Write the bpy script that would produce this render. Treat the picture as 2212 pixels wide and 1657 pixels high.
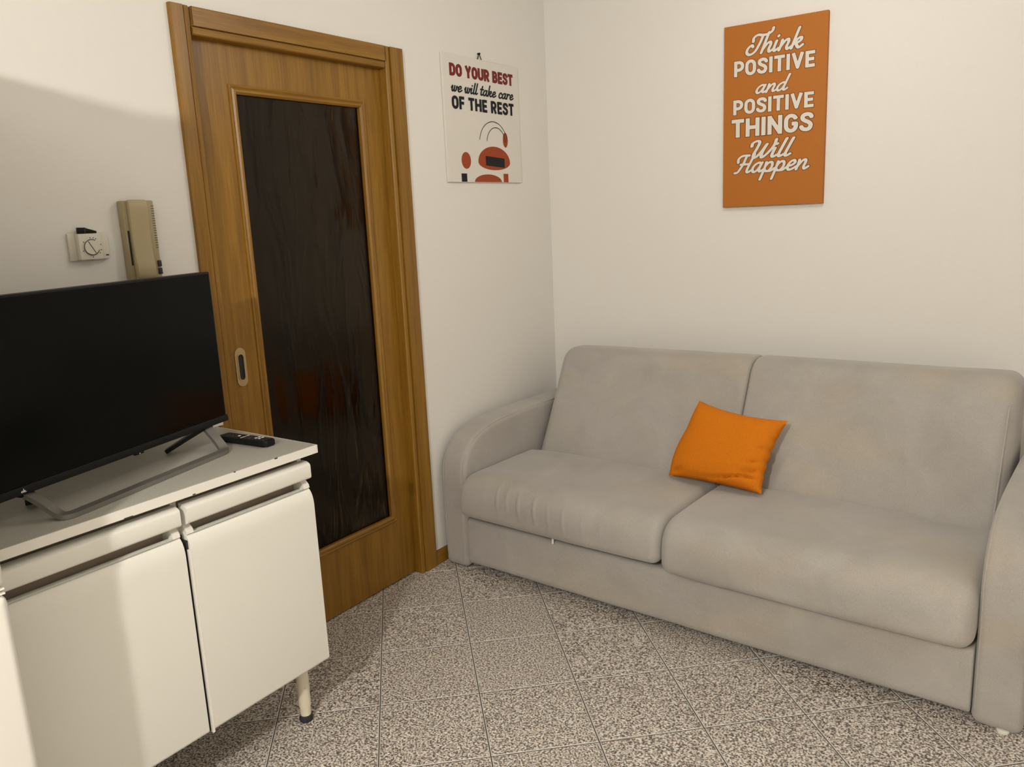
import bpy, bmesh, math, random
from mathutils import Vector, Matrix, noise
from mathutils.geometry import delaunay_2d_cdt
random.seed(7)
for o in list(bpy.data.objects): bpy.data.objects.remove(o)
scene = bpy.context.scene
COL = scene.collection

# ------------------------------------------------------------------ camera
cam_d = bpy.data.cameras.new('camera'); cam = bpy.data.objects.new('camera', cam_d); COL.objects.link(cam)
cam_d.sensor_width = 36.0; cam_d.lens = 1740.04 / 2212 * 36.0; cam_d.clip_start = 0.05
_yaw, _pit, _rol = 2.1848, -0.2058, -0.0457
_f = Vector((math.cos(_yaw)*math.cos(_pit), math.sin(_yaw)*math.cos(_pit), math.sin(_pit)))
_r = _f.cross(Vector((0, 0, 1))).normalized(); _u = _r.cross(_f)
_r2 = _r*math.cos(_rol) + _u*math.sin(_rol); _u2 = -_r*math.sin(_rol) + _u*math.cos(_rol)
M = Matrix((_r2, _u2, -_f)).transposed().to_4x4(); M.translation = Vector((2.2604, -3.6243, 1.5227))
cam.matrix_world = M
scene.camera = cam

# ------------------------------------------------------------------ world, lights, exposure
w = bpy.data.worlds.new('world'); scene.world = w; w.use_nodes = True
w.node_tree.nodes['Background'].inputs[0].default_value = (1, .95, .88, 1)
w.node_tree.nodes['Background'].inputs[1].default_value = 0.15
def lamp(name, loc, power, size, color):
    d = bpy.data.lights.new(name, 'POINT'); d.energy = power; d.shadow_soft_size = size; d.color = color
    o = bpy.data.objects.new(name, d); COL.objects.link(o); o.location = loc; return o
lamp('kitchen_ceiling_light', (1.94, -4.87, 2.32), 188, 0.05, (1.0, .965, .91))     # behind the camera
lamp('room_fill_light', (1.5, -1.15, 2.42), 15, 0.12, (1.0, .97, .92))             # unseen second lamp above the sofa, added to lift walls and seat
vs = scene.view_settings
vs.view_transform = 'Standard'; vs.look = 'None'; vs.gamma = 1.0; vs.use_curve_mapping = False
vs.exposure = 0.05

# ------------------------------------------------------------------ helpers
def new_mat(name, color=(.8, .8, .8), rough=.5, spec=.5, metal=0.0):
    m = bpy.data.materials.new(name); m.use_nodes = True
    b = m.node_tree.nodes['Principled BSDF']
    b.inputs['Base Color'].default_value = (*color, 1); b.inputs['Roughness'].default_value = rough
    b.inputs['Metallic'].default_value = metal; b.inputs['Specular IOR Level'].default_value = spec
    return m
def nd(m, t, **kw):
    n = m.node_tree.nodes.new(t)
    for k, v in kw.items():
        if k in n.inputs: n.inputs[k].default_value = v
        else: setattr(n, k, v)
    return n
def lk(m, a, b): m.node_tree.links.new(a, b)
def bsdf(m): return m.node_tree.nodes['Principled BSDF']
def coords(m, scale=(1, 1, 1), rot=(0, 0, 0)):
    tc = nd(m, 'ShaderNodeTexCoord'); mp = nd(m, 'ShaderNodeMapping')
    mp.inputs['Scale'].default_value = scale; mp.inputs['Rotation'].default_value = rot
    lk(m, tc.outputs['Object'], mp.inputs['Vector']); return mp.outputs['Vector']
def ramp(m, fac, stops, interp='LINEAR'):
    r = nd(m, 'ShaderNodeValToRGB'); cr = r.color_ramp; cr.interpolation = interp
    while len(cr.elements) < len(stops): cr.elements.new(.5)
    for e, (p, c) in zip(cr.elements, stops): e.position = p; e.color = (*c, 1)
    lk(m, fac, r.inputs['Fac']); return r.outputs['Color']
def mixc(m, a, b, fac, mode='MIX'):
    n = nd(m, 'ShaderNodeMix', data_type='RGBA', blend_type=mode)
    for i, v in ((0, fac), (6, a), (7, b)):
        if hasattr(v, 'links'): lk(m, v, n.inputs[i])
        else: n.inputs[i].default_value = v if i == 0 else (*v, 1)
    return n.outputs[2]
def bump(m, h, strength, dist):
    b = nd(m, 'ShaderNodeBump', Strength=strength, Distance=dist); lk(m, h, b.inputs['Height'])
    lk(m, b.outputs['Normal'], bsdf(m).inputs['Normal'])

def link(name, me, mat, parent=None, smooth=None, loc=None):
    o = bpy.data.objects.new(name, me); COL.objects.link(o)
    if mat: me.materials.clear(); me.materials.append(mat)
    if parent: o.parent = parent
    if loc: o.location = loc
    if smooth is not None:
        for p in me.polygons: p.use_smooth = True
        me.set_sharp_from_angle(angle=math.radians(smooth))
    return o
def mesh(name, verts, faces, mat, parent=None, smooth=None, loc=None):
    me = bpy.data.meshes.new(name); me.from_pydata([tuple(v) for v in verts], [], faces); me.validate()
    bm = bmesh.new(); bm.from_mesh(me); bmesh.ops.recalc_face_normals(bm, faces=bm.faces); bm.to_mesh(me); bm.free()
    return link(name, me, mat, parent, smooth, loc)
def boxbm(lo, hi, bev=0.0, seg=2, bm=None):
    b = bmesh.new(); bmesh.ops.create_cube(b, size=1)
    for v in b.verts: v.co = Vector([(lo[i]+hi[i])/2 + v.co[i]*(hi[i]-lo[i]) for i in range(3)])
    if bev: bmesh.ops.bevel(b, geom=b.edges[:], offset=bev, segments=seg, profile=.5, affect='EDGES')
    return b
def box(name, lo, hi, mat, parent=None, bev=0.0, seg=2, loc=None):
    b = boxbm(lo, hi, bev, seg); me = bpy.data.meshes.new(name); b.to_mesh(me); b.free()
    return link(name, me, mat, parent, 40 if bev else None, loc)
def boxes(name, lst, mat, parent=None, bev=0.0):
    V, F = [], []
    for lo, hi in lst:
        b = boxbm(lo, hi, bev, 1); b.verts.index_update(); n = len(V)
        V += [v.co.copy() for v in b.verts]; F += [[n+v.index for v in f.verts] for f in b.faces]; b.free()
    return mesh(name, V, F, mat, parent)
def prism(name, poly, axis, a0, a1, mat, parent=None, bev=0.0, smooth=None, loc=None):
    """poly: 2D points on the two other axes (in cyclic xyz order), extruded along axis from a0 to a1"""
    def P(q, a):
        v = [0, 0, 0]; v[axis] = a
        o = [i for i in range(3) if i != axis]; v[o[0]], v[o[1]] = q; return v
    n = len(poly); V = [P(q, a0) for q in poly] + [P(q, a1) for q in poly]
    F = [list(range(n)), list(range(n, 2*n))] + [[i, (i+1) % n, n+(i+1) % n, n+i] for i in range(n)]
    me = bpy.data.meshes.new(name); me.from_pydata(V, [], F); me.validate()
    bm = bmesh.new(); bm.from_mesh(me); bmesh.ops.recalc_face_normals(bm, faces=bm.faces)
    if bev:
        ed = [e for e in bm.edges if e.calc_face_angle(0) > .5]
        bmesh.ops.bevel(bm, geom=ed, offset=bev, segments=2, profile=.5, affect='EDGES')
    bm.to_mesh(me); bm.free()
    return link(name, me, mat, parent, smooth if smooth is not None else (40 if bev else None), loc)
def lathe(name, prof, mat, parent=None, n=24, loc=None, axis=2, smooth=35):
    V, F = [], []
    for r, z in prof:
        for k in range(n):
            a = 2*math.pi*k/n; q = (r*math.cos(a), r*math.sin(a), z)
            V.append(q if axis == 2 else (q[2], q[0], q[1]))
    for j in range(len(prof)-1):
        for k in range(n): F.append([j*n+k, j*n+(k+1) % n, (j+1)*n+(k+1) % n, (j+1)*n+k])
    F += [list(range(n)), list(range((len(prof)-1)*n, len(prof)*n))]
    return mesh(name, V, F, mat, parent, smooth, loc)
def tube(name, pts, r, mat, parent=None, n=8, loc=None):
    pts = [Vector(p) for p in pts]; V, F = [], []; up = None
    for i, p in enumerate(pts):
        t = (pts[min(i+1, len(pts)-1)] - pts[max(i-1, 0)]).normalized()
        if up is None: up = t.orthogonal().normalized()
        up = (up - t*up.dot(t)).normalized(); s = t.cross(up)
        V += [p + (up*math.cos(2*math.pi*k/n) + s*math.sin(2*math.pi*k/n))*r for k in range(n)]
    for i in range(len(pts)-1):
        for k in range(n): F.append([i*n+k, i*n+(k+1) % n, (i+1)*n+(k+1) % n, (i+1)*n+k])
    F += [list(range(n)), list(range((len(pts)-1)*n, len(pts)*n))]
    return mesh(name, V, F, mat, parent, 50, loc)
def empty(name, loc=(0, 0, 0), rz=0.0):
    o = bpy.data.objects.new(name, None); COL.objects.link(o); o.location = loc; o.rotation_euler = (0, 0, rz)
    o.empty_display_size = .1; return o
def tag(o, label, cat, group=None):
    o['label'] = label; o['category'] = cat
    if group: o['group'] = group
    return o
def struct(o, label=None, cat=None):
    o['kind'] = 'structure'
    if label: o['label'] = label
    if cat: o['category'] = cat
    return o
def catmull(pts, n=10, closed=False):
    out = []; m = len(pts)
    for i in range(m if closed else m-1):
        def g(k): return pts[k % m] if closed else pts[max(0, min(m-1, k))]
        p0, p1, p2, p3 = g(i-1), g(i), g(i+1), g(i+2)
        for s in range(n):
            t = s/n
            out.append(tuple(.5*((2*b) + (-a+c)*t + (2*a-5*b+4*c-d)*t*t + (-a+3*b-3*c+d)*t**3) for a, b, c, d in zip(p0, p1, p2, p3)))
    if not closed: out.append(tuple(pts[-1]))
    return out

# ------------------------------------------------------------------ materials
m_wall = new_mat('wall_paint', (.76, .735, .685), .92, .2)
v = coords(m_wall); n1 = nd(m_wall, 'ShaderNodeTexNoise', Scale=260.0, Detail=3.0); lk(m_wall, v, n1.inputs['Vector'])
bump(m_wall, n1.outputs['Fac'], .25, .002)
m_ceil = new_mat('ceiling_paint', (.76, .735, .69), .95, .1)

def wood(name, axis):
    m = new_mat(name, (.3, .15, .03), .38, .4)
    sc = [34, 34, 34]; sc[axis] = 1.6
    v = coords(m, sc); a = nd(m, 'ShaderNodeTexNoise', Scale=1.0, Detail=6.0, Roughness=.62, Distortion=.35); lk(m, v, a.inputs['Vector'])
    sc2 = [260, 260, 260]; sc2[axis] = 7
    v2 = coords(m, sc2); b = nd(m, 'ShaderNodeTexNoise', Scale=1.0, Detail=2.0); lk(m, v2, b.inputs['Vector'])
    c = ramp(m, a.outputs['Fac'], [(.28, (.185, .084, .008)), (.5, (.25, .122, .0125)), (.72, (.305, .158, .019))])
    d = ramp(m, b.outputs['Fac'], [(.38, (.72, .68, .6)), (.55, (1, 1, 1))])
    lk(m, mixc(m, c, d, .55, 'MULTIPLY'), bsdf(m).inputs['Base Color'])
    bump(m, b.outputs['Fac'], .12, .001); return m
m_woodv = wood('oak_vertical', 2); m_woodh = wood('oak_horizontal', 1); m_woodx = wood('oak_depth', 0)

m_tile = new_mat('granite_tile', (.4, .36, .32), .42, .4)
v = coords(m_tile)
oi = nd(m_tile, 'ShaderNodeObjectInfo')
off = nd(m_tile, 'ShaderNodeVectorMath', operation='ADD'); cmb = nd(m_tile, 'ShaderNodeCombineXYZ')
mul = nd(m_tile, 'ShaderNodeMath', operation='MULTIPLY'); mul.inputs[1].default_value = 37.0
lk(m_tile, oi.outputs['Random'], mul.inputs[0]); lk(m_tile, mul.outputs[0], cmb.inputs[2])
lk(m_tile, v, off.inputs[0]); lk(m_tile, cmb.outputs[0], off.inputs[1])
a = nd(m_tile, 'ShaderNodeTexNoise', Scale=165.0, Detail=2.5, Roughness=.6); lk(m_tile, off.outputs[0], a.inputs['Vector'])
b = nd(m_tile, 'ShaderNodeTexNoise', Scale=75.0, Detail=2.0); lk(m_tile, off.outputs[0], b.inputs['Vector'])
c1 = ramp(m_tile, a.outputs['Fac'], [(.37, (.075, .066, .060)), (.45, (.25, .225, .205)), (.52, (.55, .515, .475)), (.64, (.86, .835, .78))])
c2 = ramp(m_tile, b.outputs['Fac'], [(.35, (.88, .80, .76)), (.6, (1.0, .99, .95))])
lk(m_tile, mixc(m_tile, c1, c2, 1.0, 'MULTIPLY'), bsdf(m_tile).inputs['Base Color'])
m_grout = new_mat('grout', (.07, .062, .055), .9, .1)
m_tedge = new_mat('tile_bevel', (.62, .59, .54), .4, .4)  # pale bevels put the lit edges of the joints into the colour

m_suede = new_mat('grey_suede', (.33, .29, .25), .95, .1)
v = coords(m_suede)
a = nd(m_suede, 'ShaderNodeTexNoise', Scale=4.2, Detail=5.0, Roughness=.6, Distortion=.6); lk(m_suede, v, a.inputs['Vector'])
b = nd(m_suede, 'ShaderNodeTexNoise', Scale=420.0, Detail=2.0); lk(m_suede, v, b.inputs['Vector'])
c = ramp(m_suede, a.outputs['Fac'], [(.3, (.355, .330, .297)), (.5, (.390, .366, .333)), (.64, (.412, .389, .355)), (.74, (.45, .424, .383))])
d = ramp(m_suede, b.outputs['Fac'], [(.3, (.88, .88, .88)), (.7, (1.06, 1.06, 1.06))])
st = nd(m_suede, 'ShaderNodeTexNoise', Scale=2.3, Detail=3.0, Distortion=.4); lk(m_suede, coords(m_suede, (1, 1.4, 2.2)), st.inputs['Vector'])
c = mixc(m_suede, c, (.45, .375, .255), ramp(m_suede, st.outputs['Fac'], [(.50, (0, 0, 0)), (.68, (.3, .3, .3))]))
lk(m_suede, mixc(m_suede, c, d, 1.0, 'MULTIPLY'), bsdf(m_suede).inputs['Base Color'])
bsdf(m_suede).inputs['Sheen Weight'].default_value = .25; bsdf(m_suede).inputs['Sheen Roughness'].default_value = .5
bump(m_suede, b.outputs['Fac'], .2, .001)
m_seam = new_mat('seam_dark', (.05, .043, .037), .95, .05)

m_orange = new_mat('orange_cotton', (.62, .175, .006), .85, .15)
v = coords(m_orange); a = nd(m_orange, 'ShaderNodeTexNoise', Scale=500.0, Detail=1.0); lk(m_orange, v, a.inputs['Vector'])
lk(m_orange, ramp(m_orange, a.outputs['Fac'], [(.3, (.52, .145, .005)), (.7, (.68, .20, .008))]), bsdf(m_orange).inputs['Base Color'])
bump(m_orange, a.outputs['Fac'], .25, .001)

m_lac = new_mat('cream_lacquer', (.78, .762, .695), .38, .4)
m_top = new_mat('worktop_laminate', (.56, .53, .46), .42, .4)
v = coords(m_top); a = nd(m_top, 'ShaderNodeTexNoise', Scale=350.0, Detail=1.0); lk(m_top, v, a.inputs['Vector'])
lk(m_top, ramp(m_top, a.outputs['Fac'], [(.35, (.37, .355, .31)), (.65, (.435, .42, .365))]), bsdf(m_top).inputs['Base Color'])
m_rail = new_mat('grip_channel', (.60, .60, .55), .3, .5)
m_groove = new_mat('taupe_recess', (.36, .29, .22), .6, .3)  # taupe carries the shade of the recesses in its colour
m_dgrey = new_mat('dark_gap', (.03, .028, .026), .7, .2)
m_edgew = new_mat('white_edge', (.82, .79, .72), .4, .4)
m_legm = new_mat('ivory_leg', (.74, .68, .52), .4, .4)
v = coords(m_legm); a = nd(m_legm, 'ShaderNodeTexNoise', Scale=60.0, Detail=2.0); lk(m_legm, v, a.inputs['Vector'])
lk(m_legm, ramp(m_legm, a.outputs['Fac'], [(.27, (.2, .17, .13)), (.31, (.74, .68, .52))]), bsdf(m_legm).inputs['Base Color'])
m_rubber = new_mat('black_rubber', (.025, .025, .026), .55, .4)
m_fridge = new_mat('white_enamel', (.80, .775, .72), .35, .5)
m_screen = new_mat('black_screen', (.0035, .0042, .0038), .12, .1)
m_plastic = new_mat('black_plastic', (.008, .008, .008), .42, .18)
m_steel = new_mat('brushed_metal', (.22, .21, .19), .42, .5, .55)
m_white = new_mat('white_print', (.75, .74, .70), .7, .2)
m_btn = new_mat('button_print', (.62, .62, .6), .5, .3)
m_porange = new_mat('poster_orange', (.42, .142, .018), .6, .25)
m_pletter = new_mat('letter_white', (.68, .645, .57), .6, .25)
m_poutline = new_mat('letter_rim_brown', (.10, .028, .012), .7, .2)  # dark brown outline around the white letters
m_pcream = new_mat('poster_cream', (.71, .675, .61), .55, .3)
m_pred = new_mat('print_maroon', (.20, .022, .018), .6, .2)
m_pblack = new_mat('print_black', (.012, .013, .016), .6, .2)
m_prust = new_mat('print_rust', (.33, .062, .018), .6, .2)
m_thermo = new_mat('ivory_plastic', (.66, .62, .53), .45, .4)
m_khaki = new_mat('aged_beige_plastic', (.36, .30, .17), .45, .4)
m_khaki2 = new_mat('aged_beige_handset', (.40, .33, .19), .42, .45)
m_brass = new_mat('dull_brass', (.50, .38, .20), .3, .5, .8)
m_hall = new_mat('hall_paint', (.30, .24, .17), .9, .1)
m_hallred = new_mat('hall_curtain', (.20, .05, .02), .9, .1)

m_glass = bpy.data.materials.new('smoked_ripple_glass'); m_glass.use_nodes = True
m_glass.node_tree.nodes.remove(m_glass.node_tree.nodes['Principled BSDF'])
v = coords(m_glass, (9, 9, 2.2)); a = nd(m_glass, 'ShaderNodeTexNoise', Scale=1.0, Detail=3.0, Distortion=1.2); lk(m_glass, v, a.inputs['Vector'])
bp_ = nd(m_glass, 'ShaderNodeBump', Strength=.35, Distance=.02); lk(m_glass, a.outputs['Fac'], bp_.inputs['Height'])
tr = nd(m_glass, 'ShaderNodeBsdfRefraction', IOR=1.08, Roughness=.12); tr.inputs['Color'].default_value = (.36, .31, .23, 1)
tp = nd(m_glass, 'ShaderNodeBsdfTransparent'); tp.inputs['Color'].default_value = (.44, .37, .25, 1)
gl = nd(m_glass, 'ShaderNodeBsdfGlossy', Roughness=.13); gl.inputs['Color'].default_value = (.9, .85, .78, 1)
fr = nd(m_glass, 'ShaderNodeFresnel', IOR=1.35); mx = nd(m_glass, 'ShaderNodeMixShader')
lk(m_glass, bp_.outputs['Normal'], gl.inputs['Normal']); lk(m_glass, bp_.outputs['Normal'], fr.inputs['Normal'])
lk(m_glass, fr.outputs[0], mx.inputs[0]); lk(m_glass, tp.outputs[0], mx.inputs[1]); lk(m_glass, gl.outputs[0], mx.inputs[2])
lk(m_glass, mx.outputs[0], m_glass.node_tree.nodes['Material Output'].inputs['Surface'])

# ------------------------------------------------------------------ room shell
X1, Y1, ZC = 4.0, -7.0, 2.75
DL, DR, DH = -2.05, -1.155, 2.125         # door opening in the left wall
T = .10
b1 = [((-T, Y1, 0), (0, DL, ZC)), ((-T, DR, 0), (0, 0, ZC)), ((-T, DL, DH), (0, DR, ZC))]
struct(boxes('wall_left', b1, m_wall))
struct(box('wall_back', (-T, 0, 0), (X1+T, T, ZC), m_wall))
m_wall2 = new_mat('low_bounce_wall', (.42, .36, .30), .8, .2)  # unseen end wall, colour lowered to cut bounced light
struct(box('wall_right', (X1, Y1, 0), (X1+T, 0, ZC), m_wall))
struct(box('wall_front', (-T, Y1-T, 0), (X1+T, Y1, ZC), m_wall2))
struct(box('ceiling', (-T, Y1-T, ZC), (X1+T, T, ZC+.1), m_ceil))
floor = struct(box('floor', (-1.6, Y1-T, -.08), (X1+T, T, -.0016), m_grout))
# diagonal floor tiles
S, GA, GX, GY = .3211, 7.0318 - 2*math.pi, -.3573, -1.5048
e1 = Vector((math.cos(GA), math.sin(GA))); e2 = Vector((math.sin(GA), -math.cos(GA)))
def clip(poly, ax, v, keep_gt):
    out = []
    for i in range(len(poly)):
        p, q = poly[i], poly[(i+1) % len(poly)]
        ip, iq = (p[ax] > v) == keep_gt, (q[ax] > v) == keep_gt
        if ip: out.append(p)
        if ip != iq:
            t = (v-p[ax])/(q[ax]-p[ax]); out.append(tuple(p[k]+(q[k]-p[k])*t for k in (0, 1)))
    return out
G = .0016
def tile_mesh(poly):
    n = len(poly); cx = sum(p[0] for p in poly)/n; cy = sum(p[1] for p in poly)/n
    ins = []
    for x, y in poly:
        d = Vector((x-cx, y-cy)); ins.append((x - d.x/d.length*.0030, y - d.y/d.length*.0030))
    V = [(x, y, 0) for x, y in ins] + [(x, y, -.0013) for x, y in poly] + [(x, y, -.008) for x, y in poly]
    F = [list(range(n))] + [[i, (i+1) % n, n+(i+1) % n, n+i] for i in range(n)] + [[n+i, n+(i+1) % n, 2*n+(i+1) % n, 2*n+i] for i in range(n)]
    me = bpy.data.meshes.new('tile'); me.from_pydata(V, [], F); me.validate()
    bm = bmesh.new(); bm.from_mesh(me); bmesh.ops.recalc_face_normals(bm, faces=bm.faces); bm.to_mesh(me); bm.free()
    if me.polygons[0].normal.z < 0: me.flip_normals()
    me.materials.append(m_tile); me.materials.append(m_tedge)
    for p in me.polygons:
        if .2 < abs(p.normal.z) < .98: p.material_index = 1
    return me
full = [(i*(S/2-G)*e1 + j*(S/2-G)*e2) for i, j in ((-1, -1), (1, -1), (1, 1), (-1, 1))]
full_me = tile_mesh([tuple(p) for p in full])
FX1, FY1 = X1, Y1
TL_ = []
for i in range(-30, 40):
    for j in range(-30, 40):
        c = Vector((GX, GY)) + S*((i+.5)*e1 + (j+.5)*e2)
        if not (-.3 < c.x < FX1+.3 and FY1-.3 < c.y < .3): continue
        poly = [tuple(c+p) for p in full]
        inside = all(-.045 < x < FX1 and FY1 < y < 0 for x, y in poly)
        if not inside:
            for ax, vv, kg in ((0, -.045, True), (0, FX1, False), (1, FY1, True), (1, .0, False)):
                if poly: poly = clip(poly, ax, vv, kg)
            if len(poly) < 3: continue
            ar = abs(sum(poly[k][0]*poly[(k+1) % len(poly)][1]-poly[(k+1) % len(poly)][0]*poly[k][1] for k in range(len(poly))))/2
            if ar < .002: continue
            pc = []
            for p in poly:
                if not pc or (Vector(p)-Vector(pc[-1])).length > .004: pc.append(p)
            if (Vector(pc[0])-Vector(pc[-1])).length < .004: pc.pop()
            if len(pc) < 3: continue
            me = tile_mesh([(p[0]-c.x, p[1]-c.y) for p in pc])
        else: me = full_me
        TL_.append(((c - Vector((1.3, -2.0))).length, me, c))
TL_.sort(key=lambda t: t[0])
for k, (d_, me, c) in enumerate(TL_):
    o = bpy.data.objects.new('tile', me); COL.objects.link(o); o.parent = floor; o.location = (c.x, c.y, 0)

# baseboards (oak)
struct(prism('baseboard_left', [(0, 0), (.011, 0), (.011, .058), (.007, .064), (0, .064)], 1, -1.081, -.001, m_woodh))
bb = prism('baseboard_back', [(0, 0), (-.011, 0), (-.011, .058), (-.007, .064), (0, .064)], 0, .012, X1, m_woodx)
struct(bb)

# ------------------------------------------------------------------ door in the left wall
door = struct(empty('door_1', (0, -1.6, 0)))
OY = 1.6
def dloc(y): return y + OY
def dp(name, lo, hi, mat, parent=door, bev=.0): return box(name, (lo[0], dloc(lo[1]), lo[2]), (hi[0], dloc(hi[1]), hi[2]), mat, parent, bev)
CI_L, CI_R = -2.025, -1.178
# casing boards with a stepped inner bead, as a profile in x,y
def casing_v(y_out, y_in, z1):
    s = 1 if y_in > y_out else -1
    P = [(.0005, y_out), (.014, y_out), (.016, y_out+s*.004), (.016, y_in-s*.024), (.005, y_in-s*.0235), (.005, y_in-s*.0200),
         (.011, y_in-s*.0190), (.012, y_in-s*.014), (.0105, y_in-s*.003), (.007, y_in), (-.03, y_in), (-.03, y_in-s*.02), (.0005, y_in-s*.02)]
    return prism('door_casing', [(x, dloc(y)) for x, y in P], 2, 0, z1, m_woodv, door)
casing_v(-2.0925, CI_L, 2.18); casing_v(-1.0815, CI_R, 2.18)
P = [(.0005, 2.18), (.014, 2.18), (.016, 2.176), (.016, 2.125), (.005, 2.1245), (.005, 2.121), (.011, 2.120), (.012, 2.114), (.0105, 2.103), (.007, 2.100), (-.03, 2.100), (-.03, 2.12), (.0005, 2.12)]
prism('door_casing', P, 1, dloc(-2.019), dloc(-1.186), m_woodh, door)
boxes('casing_joint', [((.0161, dloc(y0), 2.127), (.0164, dloc(y0+.0016), 2.18)) for y0 in (-2.0205, -1.186)], m_dgrey, door)
# sliding leaf: a frame with one opening
LX0, LX1 = -.07, -.031
GY0, GY1, GZ0, GZ1 = -1.866, -1.292, .292, 1.957
ly0, ly1, lz0, lz1 = -2.045, -1.163, .006, 2.118
def frame(name, o, i, x0, x1, mat, parent):
    V = []
    for x in (x0, x1):
        for (a, b, c, d) in (o, i): V += [(x, dloc(a), c), (x, dloc(b), c), (x, dloc(b), d), (x, dloc(a), d)]
    F = []
    for k in range(4):
        k2 = (k+1) % 4
        F += [[k, k2, 4+k2, 4+k], [8+k, 8+k2, 12+k2, 12+k], [k, k2, 8+k2, 8+k], [4+k, 4+k2, 12+k2, 12+k]]
    return mesh(name, V, F, mat, parent)
leaf = frame('door_leaf', (ly0, ly1, lz0, lz1), (GY0, GY1, GZ0, GZ1), LX0, LX1, m_woodv, door)
# glazing bead: four mitred mouldings
prof = [(0.0, .0), (0.0, .007), (.004, .010), (.010, .010), (.014, .006), (.020, .007), (.026, .003), (.026, -.008), (.0, -.008)]
prof = [(-.020, .0), (-.019, .005), (-.014, .007), (-.009, .004), (-.004, .009), (.003, .009), (.009, .003), (.009, -.012), (-.020, -.002)]
cs = [(GY0, GZ0), (GY1, GZ0), (GY1, GZ1), (GY0, GZ1)]; inn = [(1, 1), (-1, 1), (-1, -1), (1, -1)]
for k in range(4):
    k2 = (k+1) % 4; V = []
    for (cy, cz), (iy, iz) in ((cs[k], inn[k]), (cs[k2], inn[k2])):
        V += [(LX1 + h, dloc(cy + iy*s), cz + iz*s) for s, h in prof]
    n = len(prof); F = [[i, (i+1) % n, n+(i+1) % n, n+i] for i in range(n)] + [list(range(n)), list(range(n, 2*n))]
    mesh('glazing_bead', V, F, m_woodv if k in (1, 3) else m_woodh, leaf, 30)
gp = dp('glass_pane', (LX1-.016, GY0+.0005, GZ0+.0005), (LX1-.010, GY1-.0005, GZ1-.0005), m_glass, leaf)
gp['label'] = 'dark rippled glass pane'
# recessed pull
def stadium(hw, hh, n=10):
    return [(hw*math.cos(a), (hh-hw) + hw*math.sin(a)) for a in [math.pi*i/n for i in range(n+1)]] + \
           [(hw*math.cos(a), -(hh-hw) + hw*math.sin(a)) for a in [math.pi + math.pi*i/n for i in range(n+1)]]
hy, hz = -1.957, 1.062
def ring(name, o, i, x0, x1, mat, parent):
    n = len(o); V = [(x, dloc(hy)+p[0], hz+p[1]) for x, l in ((x0, o), (x1, o), (x1, i), (x0, i)) for p in l]
    F = [[j*n+k, j*n+(k+1) % n, ((j+1) % 4)*n+(k+1) % n, ((j+1) % 4)*n+k] for j in range(4) for k in range(n)]
    return mesh(name, V, F, mat, parent, 30)
pull = ring('pull_handle', stadium(.021, .066), stadium(.012, .045), LX1, LX1+.0035, m_brass, leaf)
pull['label'] = 'dull brass recessed oval pull'
ring('handle_lip', stadium(.0145, .0475), stadium(.0105, .0435), LX1+.0025, LX1+.0055, m_brass, pull)
st = stadium(.0122, .0452); n = len(st)
mesh('handle_recess', [(LX1+.0012, dloc(hy)+p[0], hz+p[1]) for p in st] + [(LX1-.002, dloc(hy)+p[0], hz+p[1]) for p in st],
     [list(range(n)), list(range(n, 2*n))] + [[k, (k+1) % n, n+(k+1) % n, n+k] for k in range(n)], m_dgrey, pull)

# the hallway seen dimly through the glass
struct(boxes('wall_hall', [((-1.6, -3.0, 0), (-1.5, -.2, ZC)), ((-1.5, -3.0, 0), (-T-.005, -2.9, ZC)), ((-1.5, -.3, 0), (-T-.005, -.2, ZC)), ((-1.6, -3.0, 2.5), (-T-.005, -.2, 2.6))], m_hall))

# ------------------------------------------------------------------ sofa bed
SA = math.radians(-3.5)
sofa = empty('sofa', (.012, -1.035, 0), SA)
tag(sofa, 'grey suede two-seat sofa bed with rounded arms against the white wall', 'sofa')
def round_poly(pts, radii, n=8):
    out = []; m = len(pts)
    for i in range(m):
        p = Vector(pts[i]); a = Vector(pts[i-1]); b = Vector(pts[(i+1) % m]); r = radii[i]
        if r <= 0: out.append(tuple(p)); continue
        da = (a-p).normalized(); db = (b-p).normalized()
        p0 = p + da*r; p1 = p + db*r
        for k in range(n+1):
            t = k/n; out.append(tuple(p0*(1-t)**2 + p*2*t*(1-t)*.93 + p*2*t*(1-t)*.07 + p1*t*t))
    return out
def resample(poly, n):
    L = [0.0]; m = len(poly)
    for i in range(m): L.append(L[-1] + (Vector(poly[(i+1) % m]) - Vector(poly[i])).length)
    out = []; j = 0
    for k in range(n):
        s = L[-1]*k/n
        while L[j+1] < s: j += 1
        t = (s-L[j])/max(1e-9, L[j+1]-L[j]); out.append(Vector(poly[j]).lerp(Vector(poly[(j+1) % m]), t))
    return out
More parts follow.
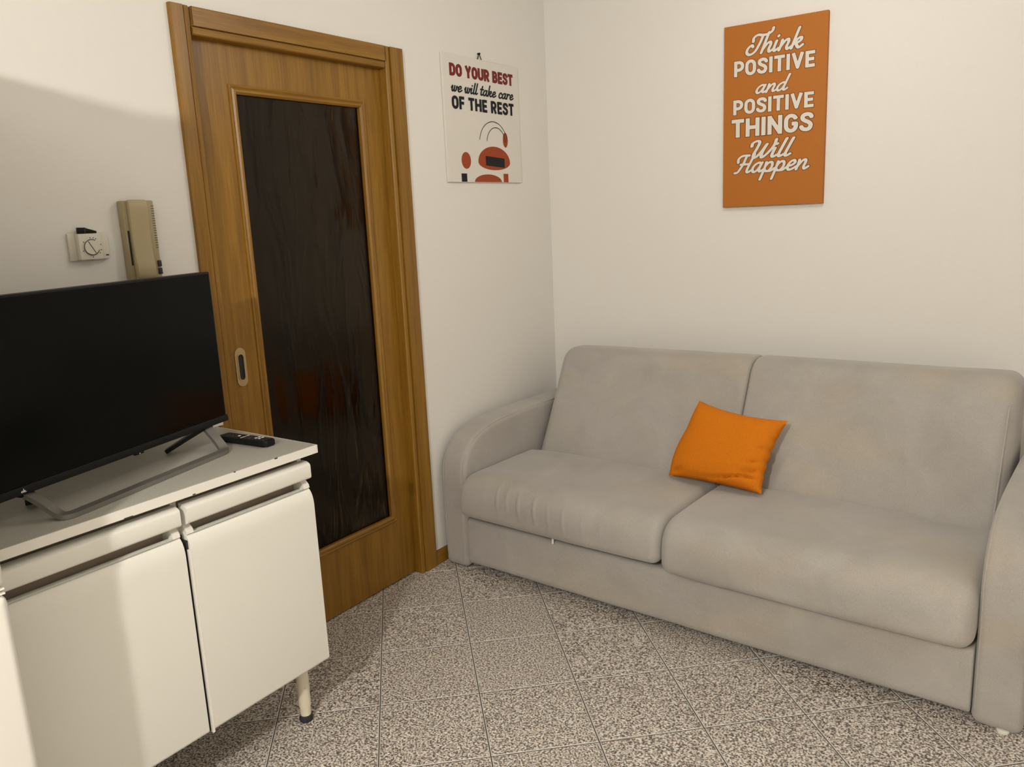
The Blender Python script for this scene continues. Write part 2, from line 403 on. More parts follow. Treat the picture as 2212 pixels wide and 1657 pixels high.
def loft(name, poly, x0, x1, r, mat, parent, N=110, step=.012, disp=None, rs=7, r1=None):
    P = resample(poly, N)
    area = sum(P[i].x*P[(i+1) % N].y - P[(i+1) % N].x*P[i].y for i in range(N))
    if area < 0: P.reverse()
    nr = []
    for i in range(N):
        t = (P[(i+2) % N] - P[i-2]).normalized(); nr.append(Vector((t.y, -t.x)))     # outward for CCW
    r1 = r if r1 is None else r1
    xs = []
    for k in range(rs): a = math.pi/2*k/rs; xs.append((x0 + r*(1-math.cos(a))*1.0, r*(1-math.sin(a))))
    m = max(2, int((x1-r1-x0-r)/step))
    for k in range(m+1): xs.append((x0 + r + (x1-r1-x0-r)*k/m, 0))
    for k in range(rs-1, -1, -1): a = math.pi/2*k/rs; xs.append((x1 - r1*(1-math.cos(a)), r1*(1-math.sin(a))))
    V, F = [], []
    for x, ins in xs:
        for i in range(N):
            p = P[i] - nr[i]*ins; q = Vector((x, p.x, p.y))
            if disp: q = disp(q, Vector((0, nr[i].x, nr[i].y)), ins)
            V.append(q)
    for j in range(len(xs)-1):
        for i in range(N): F.append([j*N+i, j*N+(i+1) % N, (j+1)*N+(i+1) % N, (j+1)*N+i])
    F += [list(range(N)), list(range((len(xs)-1)*N, len(xs)*N))]
    return mesh(name, V, F, mat, parent, 60)
def gauss(x, s): return math.exp(-(x/s)**2)
# arms
armP = catmull([(0, .40), (.008, .47), (.038, .533), (.10, .585), (.2, .619), (.35, .633), (.6, .637), (.93, .637)], 6)
armP = [(0.012, .008), (0.0, .02), (0, .15), (0, .28)] + armP + [(.945, .62), (.945, .02), (.93, .008)]
def soft(q, nn, ins):
    k = noise.noise(q*5.0)*.0035
    return q + nn*k
for x0, x1 in ((.018, .150), (2.102, 2.232)):
    a_ = loft('arm', armP, x0, x1, .026, m_suede, sofa, 160, .02, soft)
    inner = x1 if x0 < 1 else x0
    s = -1 if x0 < 1 else 1
    Pr = resample(armP, 160); 
    for xx in (inner + s*.010, (x0+.010) if x0 < 1 else (x1-.010)):
        pts = [(xx, p[0]*1.0, p[1]) for p in [(-.0005, .05)] + [(y-.002 if y < .02 else y, z) for y, z in armP[2:-3]]]
        # piping sits on the arm's rounded edge
        pts = [(x, y + (.0085 if z < .42 else .0065 if y < .12 else 0), z - (.0 if z < .42 else .0045 if y < .12 else .0075)) for x, y, z in pts]
        tube('piping', pts, .0035, m_suede, a_, 6)
# base box
base = loft('base', round_poly([(0.006, .028), (.93, .028), (.93, .236), (.006, .236)], [.012]*4, 4), .153, 2.099, .006, m_suede, sofa, 120, .03, lambda q, nn, i: q + nn*noise.noise(q*4)*.002)
# seat cushions
def seat_disp(xa, xb, wr):
    def f(q, nn, ins):
        u = (q.x-xa)/(xb-xa); crown = math.sin(math.pi*max(0, min(1, u)))**.5
        top = max(0, nn.z); fr = max(0, -nn.y)
        d = top*(.016*crown - .004 + noise.noise(q*3.1)*.005) + fr*(.010*crown + noise.noise(q*4.3)*.004)
        for (wx, wz, h, tilt) in wr:
            if q.y < .13:
                s = q.z + (q.y+.05)*.8
                d += h*gauss(q.x-wx-tilt*(s-wz)-.05*(s-wz)**2*8, .006)*gauss(s-wz, .055)
        return q + nn*d
    return f
wr = [(.37, .40, .005, -.10), (.42, .395, .003, -.1), (.48, .39, .006, -.12), (.56, .385, .006, -.1), (.63, .37, .004, -.1), (.70, .365, .004, -.08), (.79, .36, .003, -.05), (.87, .37, .002, 0)]
def seatP(z0): return round_poly([(-.045, z0), (.487, z0), (.487, .436), (.3, .440), (-.045, .436)], [.045, .02, .036, .08, .115], 10)
loft('seat_cushion', seatP(.262), .146, 1.104, .035, m_suede, sofa, 200, .006, seat_disp(.15, 1.1, wr), 8)
loft('seat_cushion', seatP(.243), 1.106, 2.100, .045, m_suede, sofa, 180, .012, seat_disp(1.1, 2.1, [(2.03, .41, .004, .1), (1.2, .40, .003, .1)]), 8)
# back cushions
def backP(): return round_poly([(.475, .37), (.93, .37), (.915, .885), (.742, .892), (.60, .60)], [.02, .02, .06, .07, .2], 10)
def back_disp(xa, xb):
    def f(q, nn, ins):
        u = max(0, min(1, (q.x-xa)/(xb-xa))); cr = math.sin(math.pi*u)**.6
        d = max(0, -nn.y)*(.010*cr + noise.noise(q*2.7)*.006)
        z = max(0, nn.z)*(.004*math.sin(q.x*1.4) + noise.noise(q*6)*.003)
        q2 = q + nn*(d+z); q2.z += .012*(q.x-1.0)*max(0, (q.z-.4)/.5)
        return q2
    return f
bk1 = loft('back_cushion', backP(), .176, 1.128, .05, m_suede, sofa, 150, .015, back_disp(.17, 1.13), 9, .018)
bk2 = loft('back_cushion', backP(), 1.131, 2.086, .018, m_suede, sofa, 150, .015, back_disp(1.13, 2.09), 9, .05)
# seam piping by the outer end of the far back cushion
for zz, parent_, xx in ((0, bk2, 2.062),):
    tube('piping', [(xx, .487+.0005+(z-.40)*.505-.012*math.sin((z-.4)/.4*math.pi), z) for z in [.45+.02*i for i in range(19)]], .003, m_suede, bk2, 6)
# white pin under the seat edge, small feet
box('white_tag', (.612, -.004, .228), (.620, .003, .252), m_edgew, sofa, .001)
for x in (.085, 2.185):
    for y in (.035, .88):
        lathe('foot', [(.016, 0), (.018, .003), (.018, .012)], m_edgew if y < .1 and x > 1 else m_rubber, sofa, 14, (x, y - (.018 if x > 1 and y < .1 else 0), 0))

# ------------------------------------------------------------------ orange cushion
CB = [Vector((.934, .378, .460)), Vector((1.333, .343, .464)), Vector((1.364, .520, .709)), Vector((.990, .540, .744))]   # BL BR TR TL in sofa space
sm = Matrix.Translation((.012, -1.035, 0)) @ Matrix.Rotation(SA, 4, 'Z')
CB = [sm @ v for v in CB]; cc = sum(CB, Vector())/4; base_c = Vector((cc.x, cc.y, CB[0].z))
nrm = ((CB[1]-CB[0]).cross(CB[3]-CB[0])).normalized()       # towards the room
N = 48; V = []; F = []
for side in (1, -1):
    for j in range(N+1):
        for i in range(N+1):
            u, t = i/N, j/N
            pu, pt = 2*u-1, 2*t-1
            # edges pulled in between the corners
            uu = u - .050*(1-pt*pt)*u**3 - .028*math.sin(math.pi*min(1, t*1.6))*(1-u)**3
            tt = t - .060*(1-pu*pu)*t**3 + .022*(1-pu*pu)*(1-t)**3
            p = (CB[0]*(1-uu)+CB[1]*uu)*(1-tt) + (CB[3]*(1-uu)+CB[2]*uu)*tt
            th = .062*(max(0, (1-pu**4)*(1-pt**4)))**.55
            if side == 1:
                wv = 0
                for (wx, wz, L, h, sg) in ((.90, .24, .13, -.016, .018), (.90, .36, .11, -.011, .014), (.64, .09, .30, -.020, .018), (.96, .56, .07, -.016, .018), (.84, .30, .14, .006, .022), (.08, .05, .07, -.02, .03), (.75, .14, .22, .005, .02)):
                    wv += h*gauss(u-wx, L)*gauss(t-wz-.06*math.sin((u-wx)*6), sg)
                th += (wv + noise.noise(Vector((u*3, t*3, 1)))*.005)*min(1, 6*(1-abs(pu)))*min(1, 6*(1-abs(pt)))
            rag = .0035*math.sin(t*42)*(1 if u > .97 else 0)*(1-abs(pt))
            V.append(p - base_c + nrm*th*side*(1 if side == 1 else .62) + (CB[1]-CB[0]).normalized()*rag)
n2 = (N+1)**2
for s in range(2):
    for j in range(N):
        for i in range(N):
            q = [s*n2+j*(N+1)+i, s*n2+j*(N+1)+i+1, s*n2+(j+1)*(N+1)+i+1, s*n2+(j+1)*(N+1)+i]; F.append(q if s == 0 else q[::-1])
me = bpy.data.meshes.new('throw_pillow'); me.from_pydata([tuple(v) for v in V], [], F)
bm = bmesh.new(); bm.from_mesh(me); bmesh.ops.remove_doubles(bm, verts=bm.verts, dist=.0004); bmesh.ops.recalc_face_normals(bm, faces=bm.faces); bm.to_mesh(me); bm.free()
tag(link('throw_pillow', me, m_orange, None, 70, base_c), 'square bright orange throw pillow leaning on the sofa back', 'pillow')

# ------------------------------------------------------------------ white base cabinet, worktop
cab = empty('base_cabinet', (0, -2.55, 0)); tag(cab, 'cream lacquered base cabinet with two drawers and two doors on round legs', 'cabinet')
CY = 2.55
def cb(name, lo, hi, mat, parent=cab, bev=0.0): return box(name, (lo[0], lo[1]+CY, lo[2]), (hi[0], hi[1]+CY, hi[2]), mat, parent, bev)
yR, yM, yL = -2.138, -2.546, -2.995
boxes('body', [((.012, yR-.018+CY, .235), (.452, yR-.004+CY, .872)), ((.012, yL+CY, .235), (.452, yL+.016+CY, .872)), ((.012, yL+CY, .235), (.452, yR-.004+CY, .251)),
               ((.012, yL+CY, .235), (.02, yR-.004+CY, .872)), ((.012, yM-.008+CY, .25), (.44, yM+.008+CY, .872)), ((.38, yL+.01+CY, .860), (.452, yR-.01+CY, .872))], m_lac, cab)
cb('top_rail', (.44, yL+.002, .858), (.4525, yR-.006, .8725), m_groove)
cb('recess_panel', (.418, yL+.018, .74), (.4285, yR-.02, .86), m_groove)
# fronts: profile in x,z bulging gently at the ends
def front(name, y0, y1, z0, z1, round_top, round_bot, xin=.453, xf=.487):
    zm = (z0+z1)/2; pts = [(xin, z0)]
    if round_bot: pts += [(xin+(xf-xin)*math.sin(a*math.pi/2/6)*1.0, z0 + round_bot*(1-math.cos(a*math.pi/2/6))) for a in range(2, 7)]
    else: pts += [(xf-.002, z0), (xf, z0+.002)]
    if round_top: pts += [(xin+.008+(xf-xin-.008)*math.cos(a*math.pi/2/6), z1 - round_top*(1-math.sin(a*math.pi/2/6))) for a in range(0, 7)]
    else: pts += [(xf, z1-.002), (xf-.002, z1)]
    pts += [(xin, z1)]
    # bulge of the drawer face
    return prism(name, pts, 1, y0+CY, y1+CY, m_lac, cab, 0, 35)
dr = []
for y0, y1 in ((yM+.006, yR), (yL, yM-.012)):
    d_ = front('drawer', y0, y1, .797, .853, .012, .012); dr.append(d_)
    do = front('cabinet_door', y0-(.001 if y0 > -2.6 else 0), y1-(0 if y0 > -2.6 else 0), .218, .772, .05, .018); dr.append(do)
    # grip channel with notched ends above each door
    prism('grip_channel', [(.428, .750), (.4735, .7715), (.4755, .7745), (.472, .7755), (.428, .757)], 1, y0+.020+CY, y1-.020+CY, m_rail, cab)
    for ya, yb in ((y0, y0+.020), (y1-.020, y1)):
        prism('channel_end_cap', [(.42, .762), (.474, .7725), (.472, .782), (.466, .788), (.455, .7965), (.42, .7965)], 1, ya+CY, yb+CY, m_edgew, cab)
# black backing put into the door gap to darken it, white door edge before it
cb('gap_strip', (.440, yM-.0010, .224), (.4765, yM+.0040, .758), m_rubber)
cb('gap_strip', (.4766, yM-.0012, .220), (.4862, yM+.0046, .735), m_edgew)
for y in (-2.168, -2.94):
    for x in (.385, .07):
        lg = lathe('leg', [(.0165, .02), (.0168, .048), (.0185, .050), (.0190, .06), (.0190, .236)], m_legm, cab, 20, (x, y+CY, 0))
        lathe('leg_foot', [(.0195, 0), (.0215, .004), (.0215, .012), (.018, .021)], m_rubber, lg, 20)
wt = empty('worktop', (0, -2.55, .872)); tag(wt, 'pale laminate worktop under the television, chipped along its white front edge', 'worktop')
def wb(name, lo, hi, mat, bev=0.0): return box(name, (lo[0], lo[1]+CY, lo[2]-.872), (hi[0], hi[1]+CY, hi[2]-.872), mat, wt, bev)
wb('slab', (.008, -3.02, .873), (.487, -2.111, .8970), m_top, .0012)
wb('front_edging', (.4868, -3.02, .873), (.4905, -2.111, .8965), m_edgew)
wb('side_edging', (.008, -2.1115, .873), (.4905, -2.1085, .8965), m_edgew)
wb('upstand', (.003, -3.02, .8965), (.021, -2.085, .916), m_edgew, .003)
for y, l, z, z2 in ((-2.262, .010, .8945, .8972), (-2.395, .006, .8955, .8972), (-2.520, .008, .8735, .876), (-2.70, .022, .8728, .8745)):
    boxes('edge_chip', [((.4880, y+CY, z-.872), (.4908, y+l+CY, z2-.872))], m_dgrey, wt)

# ------------------------------------------------------------------ fridge at the left
fr_ = empty('refrigerator', (.36, -3.343, 0)); tag(fr_, 'tall white refrigerator standing beside the cream base cabinet', 'refrigerator')
def fb(name, lo, hi, mat, bev=0., seg=3): return box(name, (lo[0]-.35, lo[1]+3.33, lo[2]), (hi[0]-.35+(.005 if hi[0] > .5 else 0), hi[1]+3.33, hi[2]), mat, fr_, bev, seg)
fb('body', (.03, -3.63, .03), (.625, -3.036, 2.005), m_fridge, .006)
for z0, z1 in ((.06, .886), (.900, 2.015)):
    fb('fridge_door', (.632, -3.632, z0), (.690, -3.030, z1), m_fridge, .016, 4)
fb('door_gasket', (.624, -3.625, .07), (.634, -3.042, 2.005), m_dgrey)
fb('door_trim', (.640, -3.628, .887), (.684, -3.033, .890), m_edgew); fb('door_trim', (.640, -3.628, .896), (.684, -3.033, .899), m_edgew)
for y in (-3.59, -3.08):
    for x in (.08, .58): lathe('foot', [(.02, 0), (.02, .04)], m_rubber, fr_, 12, (x-.35, y+3.33, 0))

# ------------------------------------------------------------------ television
tv = empty('television', (.300, -2.56, .897), 0)
a_tv = math.atan2(.172, .71)      # yaw away from the wall
tv.rotation_euler = (0, 0, a_tv)
tag(tv, 'black flat television on a metal frame stand on the worktop', 'television')
# local: +x towards the room, y along the screen (right end +), z above worktop
W2 = .3655; ZB, ZT = .068, .506
box('bezel', (-.030, -W2, ZB), (0.0, W2, ZT), m_plastic, tv, .003)
box('screen', (-.002, -W2+.006, ZB+.018), (.0012, W2-.006, ZT-.006), m_screen, tv)
box('rear_housing', (-.065, -.26, ZB+.03), (-.029, .26, ZB+.26), m_plastic, tv, .012)
prism('chin_bar', [(-.004, ZB-.004), (.005, ZB-.002), (.006, ZB+.006), (.003, ZB+.016), (-.004, ZB+.017)], 1, -W2, W2, m_plastic, tv, 0, 40)
box('sensor', (-.004, .012, ZB-.007), (.006, .040, ZB-.001), m_plastic, tv, .001)
box('status_light', (.0058, .024, ZB-.0055), (.0068, .027, ZB-.003), m_white, tv)
# frame stand: a flat bar along the front that turns back up to the set at both ends
def flatbar(name, pts, w_, h_, mat):
    V, F = [], []; pts = [Vector(p) for p in pts]
    for i, p in enumerate(pts):
        t = (pts[min(i+1, len(pts)-1)] - pts[max(i-1, 0)]).normalized()
        s = Vector((0, 0, 1)).cross(t).normalized(); nn = t.cross(s)
        V += [p + s*w_/2 + nn*h_/2, p - s*w_/2 + nn*h_/2, p - s*w_/2 - nn*h_/2, p + s*w_/2 - nn*h_/2]
    for i in range(len(pts)-1):
        for k in range(4): F.append([i*4+k, i*4+(k+1) % 4, (i+1)*4+(k+1) % 4, (i+1)*4+k])
    F += [[0, 1, 2, 3], [len(V)-4+k for k in range(4)]]
    return mesh(name, V, F, mat, tv, 30)
yo, yt, xf = .252, .290, .075
fp = catmull([(-.012, -yt, .064), (.028, -yt+.012, .037), (xf-.014, -yo-.016, .010), (xf, -yo, .0065), (xf+.002, -yo+.035, .0062)], 5)
fp2 = [(x, -y, z) for x, y, z in reversed(fp)]
stand = flatbar('stand_frame', fp + fp2, .026, .011, m_steel)
for s in (-1, 1):
    flatbar('stand_rear_leg', [(-.012, s*yt, .066), (-.055, s*(yt-.045), .035), (-.098, s*(yt-.075), .006)], .026, .011, m_plastic)
    box('stand_socket', (-.022, s*yt-.018, .058), (-.002, s*yt+.018, .074), m_plastic, tv, .002)

# ------------------------------------------------------------------ remote control
rm = empty('remote_control', (.283, -2.1935, .8972), 0)
rd = Vector((.386, -2.184, 0)) - Vector((.184, -2.203, 0)); rm.rotation_euler = (0, 0, math.atan2(rd.y, rd.x))
tag(rm, 'slim black remote control lying on the worktop beside the television', 'remote control')
o_ = [(-.100, -.018), (-.092, -.0225), (.085, -.0225), (.100, -.015), (.100, .015), (.085, .0225), (-.092, .0225), (-.100, .018)]
prism('case', o_, 2, .002, .019, m_plastic, rm, .003)
box('base_plate', (-.085, -.018, 0), (.085, .018, .003), m_plastic, rm)
k_ = 0
for i in range(13):
    for j in range(3):
        if 5 <= i <= 6: continue
        x = -.085 + i*.0138; y = (j-1)*.0125
        box('button', (x-.0038, y-.0038, .0185), (x+.0038, y+.0038, .0205), m_btn if (i in (9, 10) and j > 0) or (i == 4 and j == 1) else m_rubber, rm, .0008, 1)
box('button', (-.008, -.017, .0185), (-.005, .017, .0202), m_btn, rm); lathe('ring_button', [(.013, .0185), (.013, .0204), (.009, .0208)], m_rubber, rm, 18, (.010, 0, 0))

# ------------------------------------------------------------------ stroke lettering
def arc(cx, cy, rx, ry, a0, a1, n=10):
    return [(cx + rx*math.cos(math.radians(a0+(a1-a0)*i/n)), cy + ry*math.sin(math.radians(a0+(a1-a0)*i/n))) for i in range(n+1)]
CAPS = {
 'I': (.22, [[(.11, 0), (.11, 1)]]),
 'T': (.62, [[(0, .9), (.62, .9)], [(.31, 0), (.31, .9)]]),
 'E': (.55, [[(.1, 0), (.1, 1)], [(.1, .9), (.54, .9)], [(.1, .5), (.5, .5)], [(.1, .1), (.54, .1)]]),
 'F': (.53, [[(.1, 0), (.1, 1)], [(.1, .9), (.53, .9)], [(.1, .5), (.49, .5)]]),
 'H': (.68, [[(.1, 0), (.1, 1)], [(.58, 0), (.58, 1)], [(.1, .5), (.58, .5)]]),
 'N': (.70, [[(.1, 0), (.1, 1)], [(.60, 0), (.60, 1)], [(.1, .93), (.60, .07)]]),
 'V': (.70, [[(.09, 1.0), (.35, .10), (.61, 1.0)]]),
 'Y': (.68, [[(.08, 1.0), (.34, .45), (.60, 1.0)], [(.34, .46), (.34, 0)]]),
 'P': (.60, [[(.1, 0), (.1, 1)], [(.1, .9), (.30, .9)] + arc(.30, .66, .22, .24, 90, -90) + [(.1, .42)]]),
 'R': (.64, [[(.1, 0), (.1, 1)], [(.1, .9), (.30, .9)] + arc(.30, .67, .22, .23, 90, -90) + [(.1, .44)], [(.33, .44), (.54, 0)]]),
 'B': (.62, [[(.1, 0), (.1, 1)], [(.1, .9), (.30, .9)] + arc(.30, .71, .19, .19, 90, -90) + [(.1, .52)], [(.1, .52), (.31, .52)] + arc(.31, .31, .21, .21, 90, -90) + [(.1, .1)]]),
 'D': (.64, [[(.1, 0), (.1, 1)], [(.1, .9), (.28, .9)] + arc(.28, .64, .26, .26, 90, 0) + arc(.28, .36, .26, .26, 0, -90) + [(.1, .1)]]),
 'O': (.66, [arc(.33, .64, .23, .26, 180, 0) + arc(.33, .36, .23, .26, 0, -180) + [(.10, .64)]]),
 'U': (.66, [[(.1, 1)] + arc(.33, .33, .23, .23, 180, 360) + [(.56, 1)]]),
 'S': (.60, [catmull([(.53, .74), (.46, .86), (.30, .90), (.14, .83), (.12, .67), (.24, .56), (.40, .47), (.49, .34), (.44, .16), (.29, .10), (.13, .15), (.06, .27)], 4)]),
 'G': (.66, [arc(.33, .64, .23, .26, 15, 180) + arc(.33, .36, .23, .26, 180, 360) + [(.56, .47), (.36, .47)]]),
}
SCR = {
 'a': (.98, [[(.76, .82), (.5, 1.0), (.18, .75), (.1, .3), (.32, .0), (.6, .25), (.76, .85)], [(.78, .98), (.72, .3), (.86, .02), (1.1, .22)]]),
 'd': (.98, [[(.74, .82), (.5, 1.0), (.18, .75), (.1, .3), (.32, .0), (.6, .25), (.76, .85)], [(.80, 1.95), (.74, .9), (.72, .3), (.86, .02), (1.1, .22)]]),
 'n': (1.0, [[(.13, .98), (.16, .5), (.15, 0)], [(.15, .25), (.38, .82), (.62, .98), (.74, .72), (.71, .28), (.85, .02), (1.1, .22)]]),
 'h': (1.0, [[(.20, 1.95), (.17, 1.0), (.15, 0)], [(.15, .25), (.38, .82), (.62, .98), (.74, .72), (.71, .28), (.85, .02), (1.1, .22)]]),
 'i': (.45, [[(.13, .98), (.12, .3), (.25, .02), (.5, .22)], [(.15, 1.42), (.16, 1.46)]]),
 'k': (.95, [[(.20, 1.95), (.17, 1.0), (.15, 0)], [(.17, .3), (.42, .85), (.68, .95), (.74, .7), (.52, .5), (.25, .46)], [(.38, .48), (.58, .15), (.78, .0), (1.02, .22)]]),
 'l': (.45, [[(.20, 1.95), (.15, 1.0), (.13, .3), (.26, .02), (.5, .22)]]),
 'p': (1.0, [[(.14, .98), (.17, .4), (.14, -.85)], [(.17, .55), (.38, .92), (.66, .92), (.78, .5), (.62, .06), (.36, .04), (.2, .2)], [(.5, .02), (.82, .04), (1.08, .3)]]),
 'e': (.80, [[(.12, .42), (.42, .48), (.66, .72), (.5, .99), (.24, .84), (.11, .4), (.30, .03), (.58, .06), (.88, .32)]]),
 'w': (1.15, [[(-.05, .6), (.11, .95), (.12, .3), (.28, .02), (.48, .3), (.54, .95)], [(.54, .95), (.54, .3), (.70, .02), (.92, .3), (.94, .9), (1.08, .72), (1.28, .78)]]),
 't': (.50, [[(.24, 1.65), (.16, .9), (.14, .3), (.27, .02), (.55, .22)], [(-.10, 1.08), (.52, 1.08)]]),
 'c': (.74, [[(.66, .78), (.45, 1.0), (.18, .75), (.12, .3), (.34, .02), (.6, .08), (.86, .32)]]),
 'r': (.72, [[(.13, .98), (.16, .5), (.15, 0)], [(.15, .3), (.32, .8), (.52, .98), (.66, .84)]]),
 'T': (1.02, [[(.12, 1.25), (.05, 1.62), (.32, 1.86), (.75, 1.78), (1.2, 1.80), (1.5, 2.02), (1.5, 2.35)], [(.82, 1.78), (.78, 1.1), (.60, .25), (.22, -.02), (-.12, .2), (-.16, .62), (.08, .9), (.26, .72)]]),
 'W': (1.75, [[(.02, 1.35), (-.02, 1.7), (.25, 1.92), (.5, 1.75), (.5, 1.1), (.45, .4), (.62, .03), (.92, .5), (1.12, 1.45)], [(1.14, 1.5), (1.06, .6), (1.2, .03), (1.52, .5), (1.74, 1.3), (1.70, 1.95)]]),
 'H': (1.42, [[(-.02, 1.15), (-.10, 1.55), (.18, 1.85), (.78, 1.85)], [(.56, 1.82), (.50, .95), (.28, .12), (.02, .02)], [(1.24, 1.95), (1.12, .95), (1.06, .28), (1.2, .02), (1.48, .22)], [(.30, .92), (1.12, .92)]]),
 'o': (.85, [[(.5, 1.0), (.18, .75), (.1, .3), (.34, .0), (.66, .25), (.72, .7), (.5, 1.0)]]),
 '.': (.4, [[(.14, .1), (.15, .1)]]),
}
def ribbon(path, t, V, F, roundcap):
    P = [Vector(p) for p in path]; n = len(P)
    if n < 2: return
    for i in range(n-1):
        d = (P[i+1]-P[i])
        if d.length < 1e-6: continue
        d.normalize(); s = Vector((-d.y, d.x))*t/2; k = len(V)
        V += [P[i]+s, P[i]-s, P[i+1]-s, P[i+1]+s]; F.append([k, k+1, k+2, k+3])
    for i in range(n):
        if not roundcap and i in (0, n-1): continue
        m = 12; k = len(V)
        V += [P[i] + Vector((math.cos(2*math.pi*j/m), math.sin(2*math.pi*j/m)))*t/2 for j in range(m)]; F.append(list(range(k, k+m)))
def union2d(V, F):
    """overlapping flat pieces -> one flat triangulation without overlaps"""
    Fc = []
    for f in F:
        ar = sum(V[f[i]].x*V[f[(i+1) % len(f)]].y - V[f[(i+1) % len(f)]].x*V[f[i]].y for i in range(len(f)))
        Fc.append(f if ar > 0 else f[::-1])
    r = delaunay_2d_cdt([Vector(v) for v in V], [], Fc, 0, 1e-5)
    return [Vector(v) for v in r[0]], [list(f) for f, src in zip(r[2], r[5]) if src]
def text_geo(s, script, t, track=.10, slant=0.0, grow=0.0):
    """list of (verts, faces), one entry for each word"""
    x = 0; words = []; V, F = [], []
    for ch in s + ' ':
        if ch == ' ':
            if F: words.append(union2d([Vector((v.x + slant*v.y, v.y)) for v in V], F))
            V, F = [], []
            x += .62 if script else .34; continue
        adv, strokes = (SCR if script else CAPS)[ch]
        for st in strokes:
            p = catmull(st, 6) if script and len(st) > 2 else st
            q = [Vector((px+x, py)) for px, py in p]
            if grow and not script:
                q[0] = q[0] + (q[0]-q[1]).normalized()*grow/2; q[-1] = q[-1] + (q[-1]-q[-2]).normalized()*grow/2
            ribbon(q, t+grow, V, F, script)
        x += adv + (.04 if script else track)
    return words
def bbox(V): return min(v.x for v in V), max(v.x for v in V), min(v.y for v in V), max(v.y for v in V)
def lettering(name, s, script, t, bx, place, mat, parent, slant=0.0, track=.10, outline=None, ogrow=.10, lift=0.0):
    """fit the line of lettering into bx=(u0,u1,v0,v1) on the flat face; place(u,v,h) -> local point"""
    W_ = text_geo(s, script, t, track, slant); b = bbox([v for V, F in W_ for v in V])
    fx = (bx[1]-bx[0])/(b[1]-b[0]); fy = (bx[3]-bx[2])/(b[3]-b[2])
    def put(VV, h): return [place(bx[0] + (v.x-b[0])*fx, bx[2] + (v.y-b[2])*fy, h) for v in VV]
    W2_ = text_geo(s, script, t, track, slant, ogrow) if outline else [None]*len(W_)
    for (V, F), o2 in zip(W_, W2_):
        o = mesh(name, put(V, .0012+lift), F, mat, parent)
        if o2: mesh('letter_outline', put(o2[0], .0004+lift), o2[1], outline, o)

# ------------------------------------------------------------------ orange motto panel on the back wall
p2 = empty('wall_sign', (1.1445, 0, 1.892)); tag(p2, 'orange motto panel with white lettering hung above the sofa', 'sign')
box('panel', (-.2165, -.022, -.378), (.2165, -.001, .382), m_porange, p2, .0012, 1)
pl2 = lambda u, v, h: (u-1.1445, -.022-h, v-1.892)
for k_, (s, sc, t, bx, sl) in enumerate((('Think', 1, .255, (1.022, 1.268, 2.142, 2.246), .32), ('POSITIVE', 0, .205, (.974, 1.313, 2.064, 2.130), 0), ('and', 1, .255, (1.068, 1.219, 1.983, 2.052), .32),
                        ('POSITIVE', 0, .205, (.972, 1.313, 1.906, 1.970), 0), ('THINGS', 0, .205, (.966, 1.315, 1.811, 1.888), 0), ('Will', 1, .255, (1.050, 1.243, 1.714, 1.795), .32), ('Happen', 1, .255, (.976, 1.304, 1.622, 1.740), .32))):
    lettering('lettering', s, sc, t, bx, pl2, m_pletter, p2, sl, .085, m_poutline, .10 if sc else .06, k_*.00009)

# ------------------------------------------------------------------ cream motto poster on the left wall
p1 = empty('wall_poster', (0, -.5545, 1.94)); tag(p1, 'cream motto poster with maroon and black lettering hung beside the door', 'poster')
box('panel', (.001, -.281, -.265), (.011, .281, .264), m_pcream, p1, .001, 1)
pl1 = lambda u, v, h: (.011+h, u+.5545, v-1.94)
lettering('lettering', 'DO YOUR BEST', 0, .225, (-.788, -.317, 2.115, 2.168), pl1, m_pred, p1, 0, .10, m_pblack, .05)
lettering('lettering', 'we will take care', 1, .28, (-.786, -.314, 2.050, 2.102), pl1, m_pblack, p1, .25)
lettering('lettering', 'OF THE REST', 0, .235, (-.785, -.318, 1.979, 2.036), pl1, m_pblack, p1, 0, .10)
def flat(name, pts, mat, h): return mesh(name, [pl1(u, v, h) for u, v in pts], [list(range(len(pts)))], mat, p1)
# plain abstract picture in the print's rust, cream and black
def disc(cu, cv, ru, rv, a0, a1, n=20): return arc(cu, cv, ru, rv, a0, a1, n)
flat('print_patch', disc(-.492, 1.765, .125, .070, 0, 180) + disc(-.492, 1.765, .125, .035, 180, 360)[1:-1], m_prust, .0006)
flat('print_patch', disc(-.545, 1.6765, .105, .034, 0, 180), m_prust, .0006)
flat('print_patch', [(-.425, 1.6765), (-.425, 1.715), (-.386, 1.715), (-.386, 1.6765)], m_prust, .0006)
flat('print_patch', [(-.745, 1.6765), (-.745, 1.712), (-.705, 1.712), (-.705, 1.6765)], m_pblack, .0006)
flat('print_patch', disc(-.705, 1.768, .034, .036, 0, 360, 24)[:-1], m_prust, .0006)
flat('print_patch', [(-.560, 1.750), (-.560, 1.792), (-.412, 1.784), (-.412, 1.742)], m_pblack, .0010)
flat('print_patch', disc(-.398, 1.868, .020, .034, 0, 360, 20)[:-1], m_prust, .0006)
for cu, ru, rv in ((-.49, .11, .10), (-.47, .075, .075)):
    V, F = [], []; ribbon(disc(cu, 1.845, ru, rv, 10, 170), .0032, V, F, True)
    V, F = union2d(V, F); mesh('print_line', [pl1(v.x, v.y, .0012) for v in V], F, m_pblack, p1)
hk = tube('hanging_loop', [(.008, .5545-.582, .262), (.008, .5545-.567, .290), (.008, .5545-.551, .262), (.008, .5545-.582, .262)], .0022, m_plastic, p1, 6)
lathe('nail', [(.0045, 0), (.0045, .012)], m_plastic, p1, 10, (.001, .5545-.567, .289), 0)

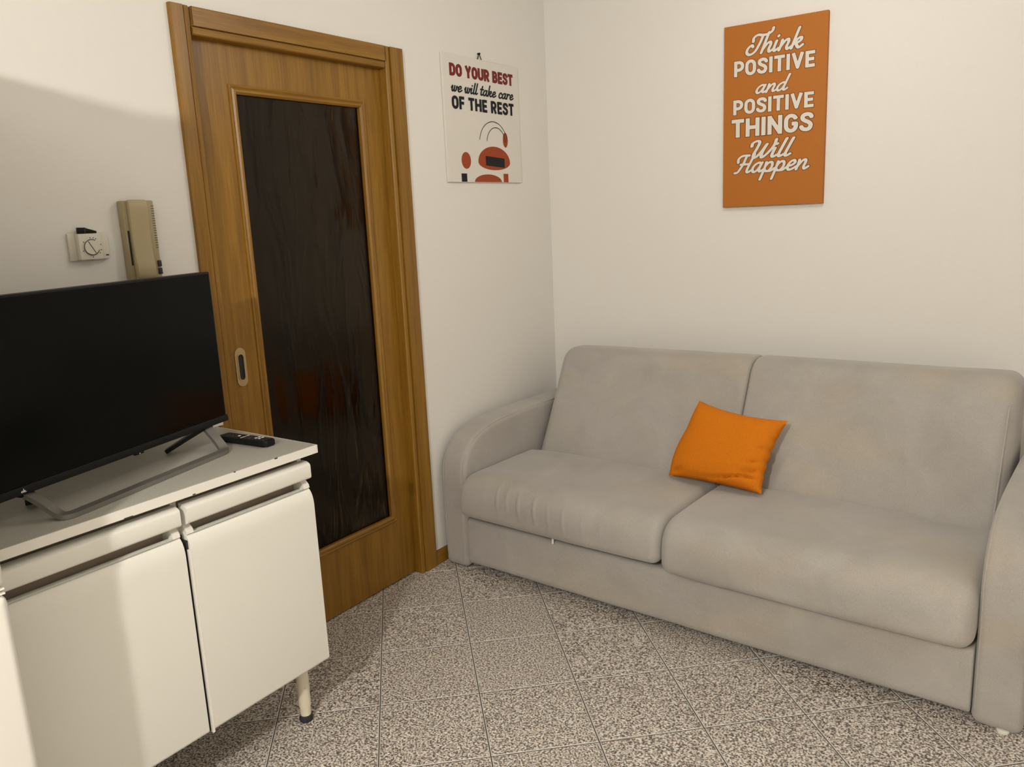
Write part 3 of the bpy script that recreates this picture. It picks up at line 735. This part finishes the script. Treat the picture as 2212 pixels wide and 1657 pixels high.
# ------------------------------------------------------------------ thermostat
th = empty('thermostat', (0, -2.4325, 1.49)); tag(th, 'ivory wall thermostat with a round dial', 'thermostat')
box('back_plate', (.001, -.054, -.037), (.010, .052, .037), m_thermo, th, .002)
box('case', (.008, -.036, -.0355), (.030, .027, .0355), m_thermo, th, .003)
box('case', (.008, .0265, -.0355), (.020, .051, .0355), m_thermo, th, .002)
dial = lathe('dial', [(.0195, 0), (.0190, .004)], m_thermo, th, 32, (.030, -.004, -.002), 0)
V, F = [], []
ribbon([(.021*math.cos(a), .021*math.sin(a)) for a in [math.radians(60+5.5*i) for i in range(51)]], .0018, V, F, True)
ribbon([(-.008, .016), (.009, -.015)], .0018, V, F, True)
for a in (75, 60, 15, -18, -38, -90, 200, 145, 95):
    c0, s0 = math.cos(math.radians(a)), math.sin(math.radians(a)); ribbon([(.0245*c0, .0245*s0), (.0275*c0, .0275*s0)], .0022, V, F, False)
V, F = union2d(V, F)
mesh('dial_marks', [(.0345, v.x-.004, v.y-.002) for v in V], F, m_pblack, th)
box('badge', (.0199, .040, -.027), (.0203, .048, -.0235), m_pblack, th)
cl = empty('black_clip', (.018, -2.436, 1.5255)); tag(cl, 'small black plastic clip lying on top of the thermostat', 'clip')
prism('clip_body', [(-.026, 0), (.024, 0), (.024, .006), (-.002, .014), (-.006, .016), (-.026, .017)], 0, -.006, .006, m_plastic, cl, .001)
box('hinge', (-.0065, -.010, .002), (.0065, -.007, .0165), m_rubber, cl)

# ------------------------------------------------------------------ intercom handset
ic = empty('intercom', (0, -2.285, 1.50)); tag(ic, 'aged beige wall intercom handset beside the wooden door frame', 'intercom')
box('base', (.001, -.047, -.117), (.030, .050, .112), m_khaki, ic, .004)
hp = catmull([(.0295, -.112), (.040, -.112), (.049, -.100), (.051, -.075), (.046, -.04), (.044, .02), (.047, .07), (.048, .098), (.042, .113), (.0295, .113)], 5)
prism('handset', hp, 1, -.036, .022, m_khaki2, ic, .006, 40)
prism('handset_slot', [(.0301, -.070), (.0308, -.070), (.0308, .028), (.0301, .028)], 1, -.0415, -.0362, m_dgrey, ic)
for z in (-.079, -.101): box('button', (.028, .0385, z), (.034, .0495, z+.018), m_rubber, ic, .001)
boxes('speaker_slot', [((.0299, .040, .095-.007*i), (.0304, .049, .0965-.007*i)) for i in range(18)], m_dgrey, ic)

# logo on the television bezel
LV, LF = text_geo('ok.', True, .3, 0, 0)[0]; b = bbox(LV)
mesh('logo', [(.0066, -.311 + (v.x-b[0])*.0135/(b[1]-b[0]), ZB+.003+(v.y-b[2])*.009/(b[3]-b[2])) for v in LV], LF, m_white, tv)
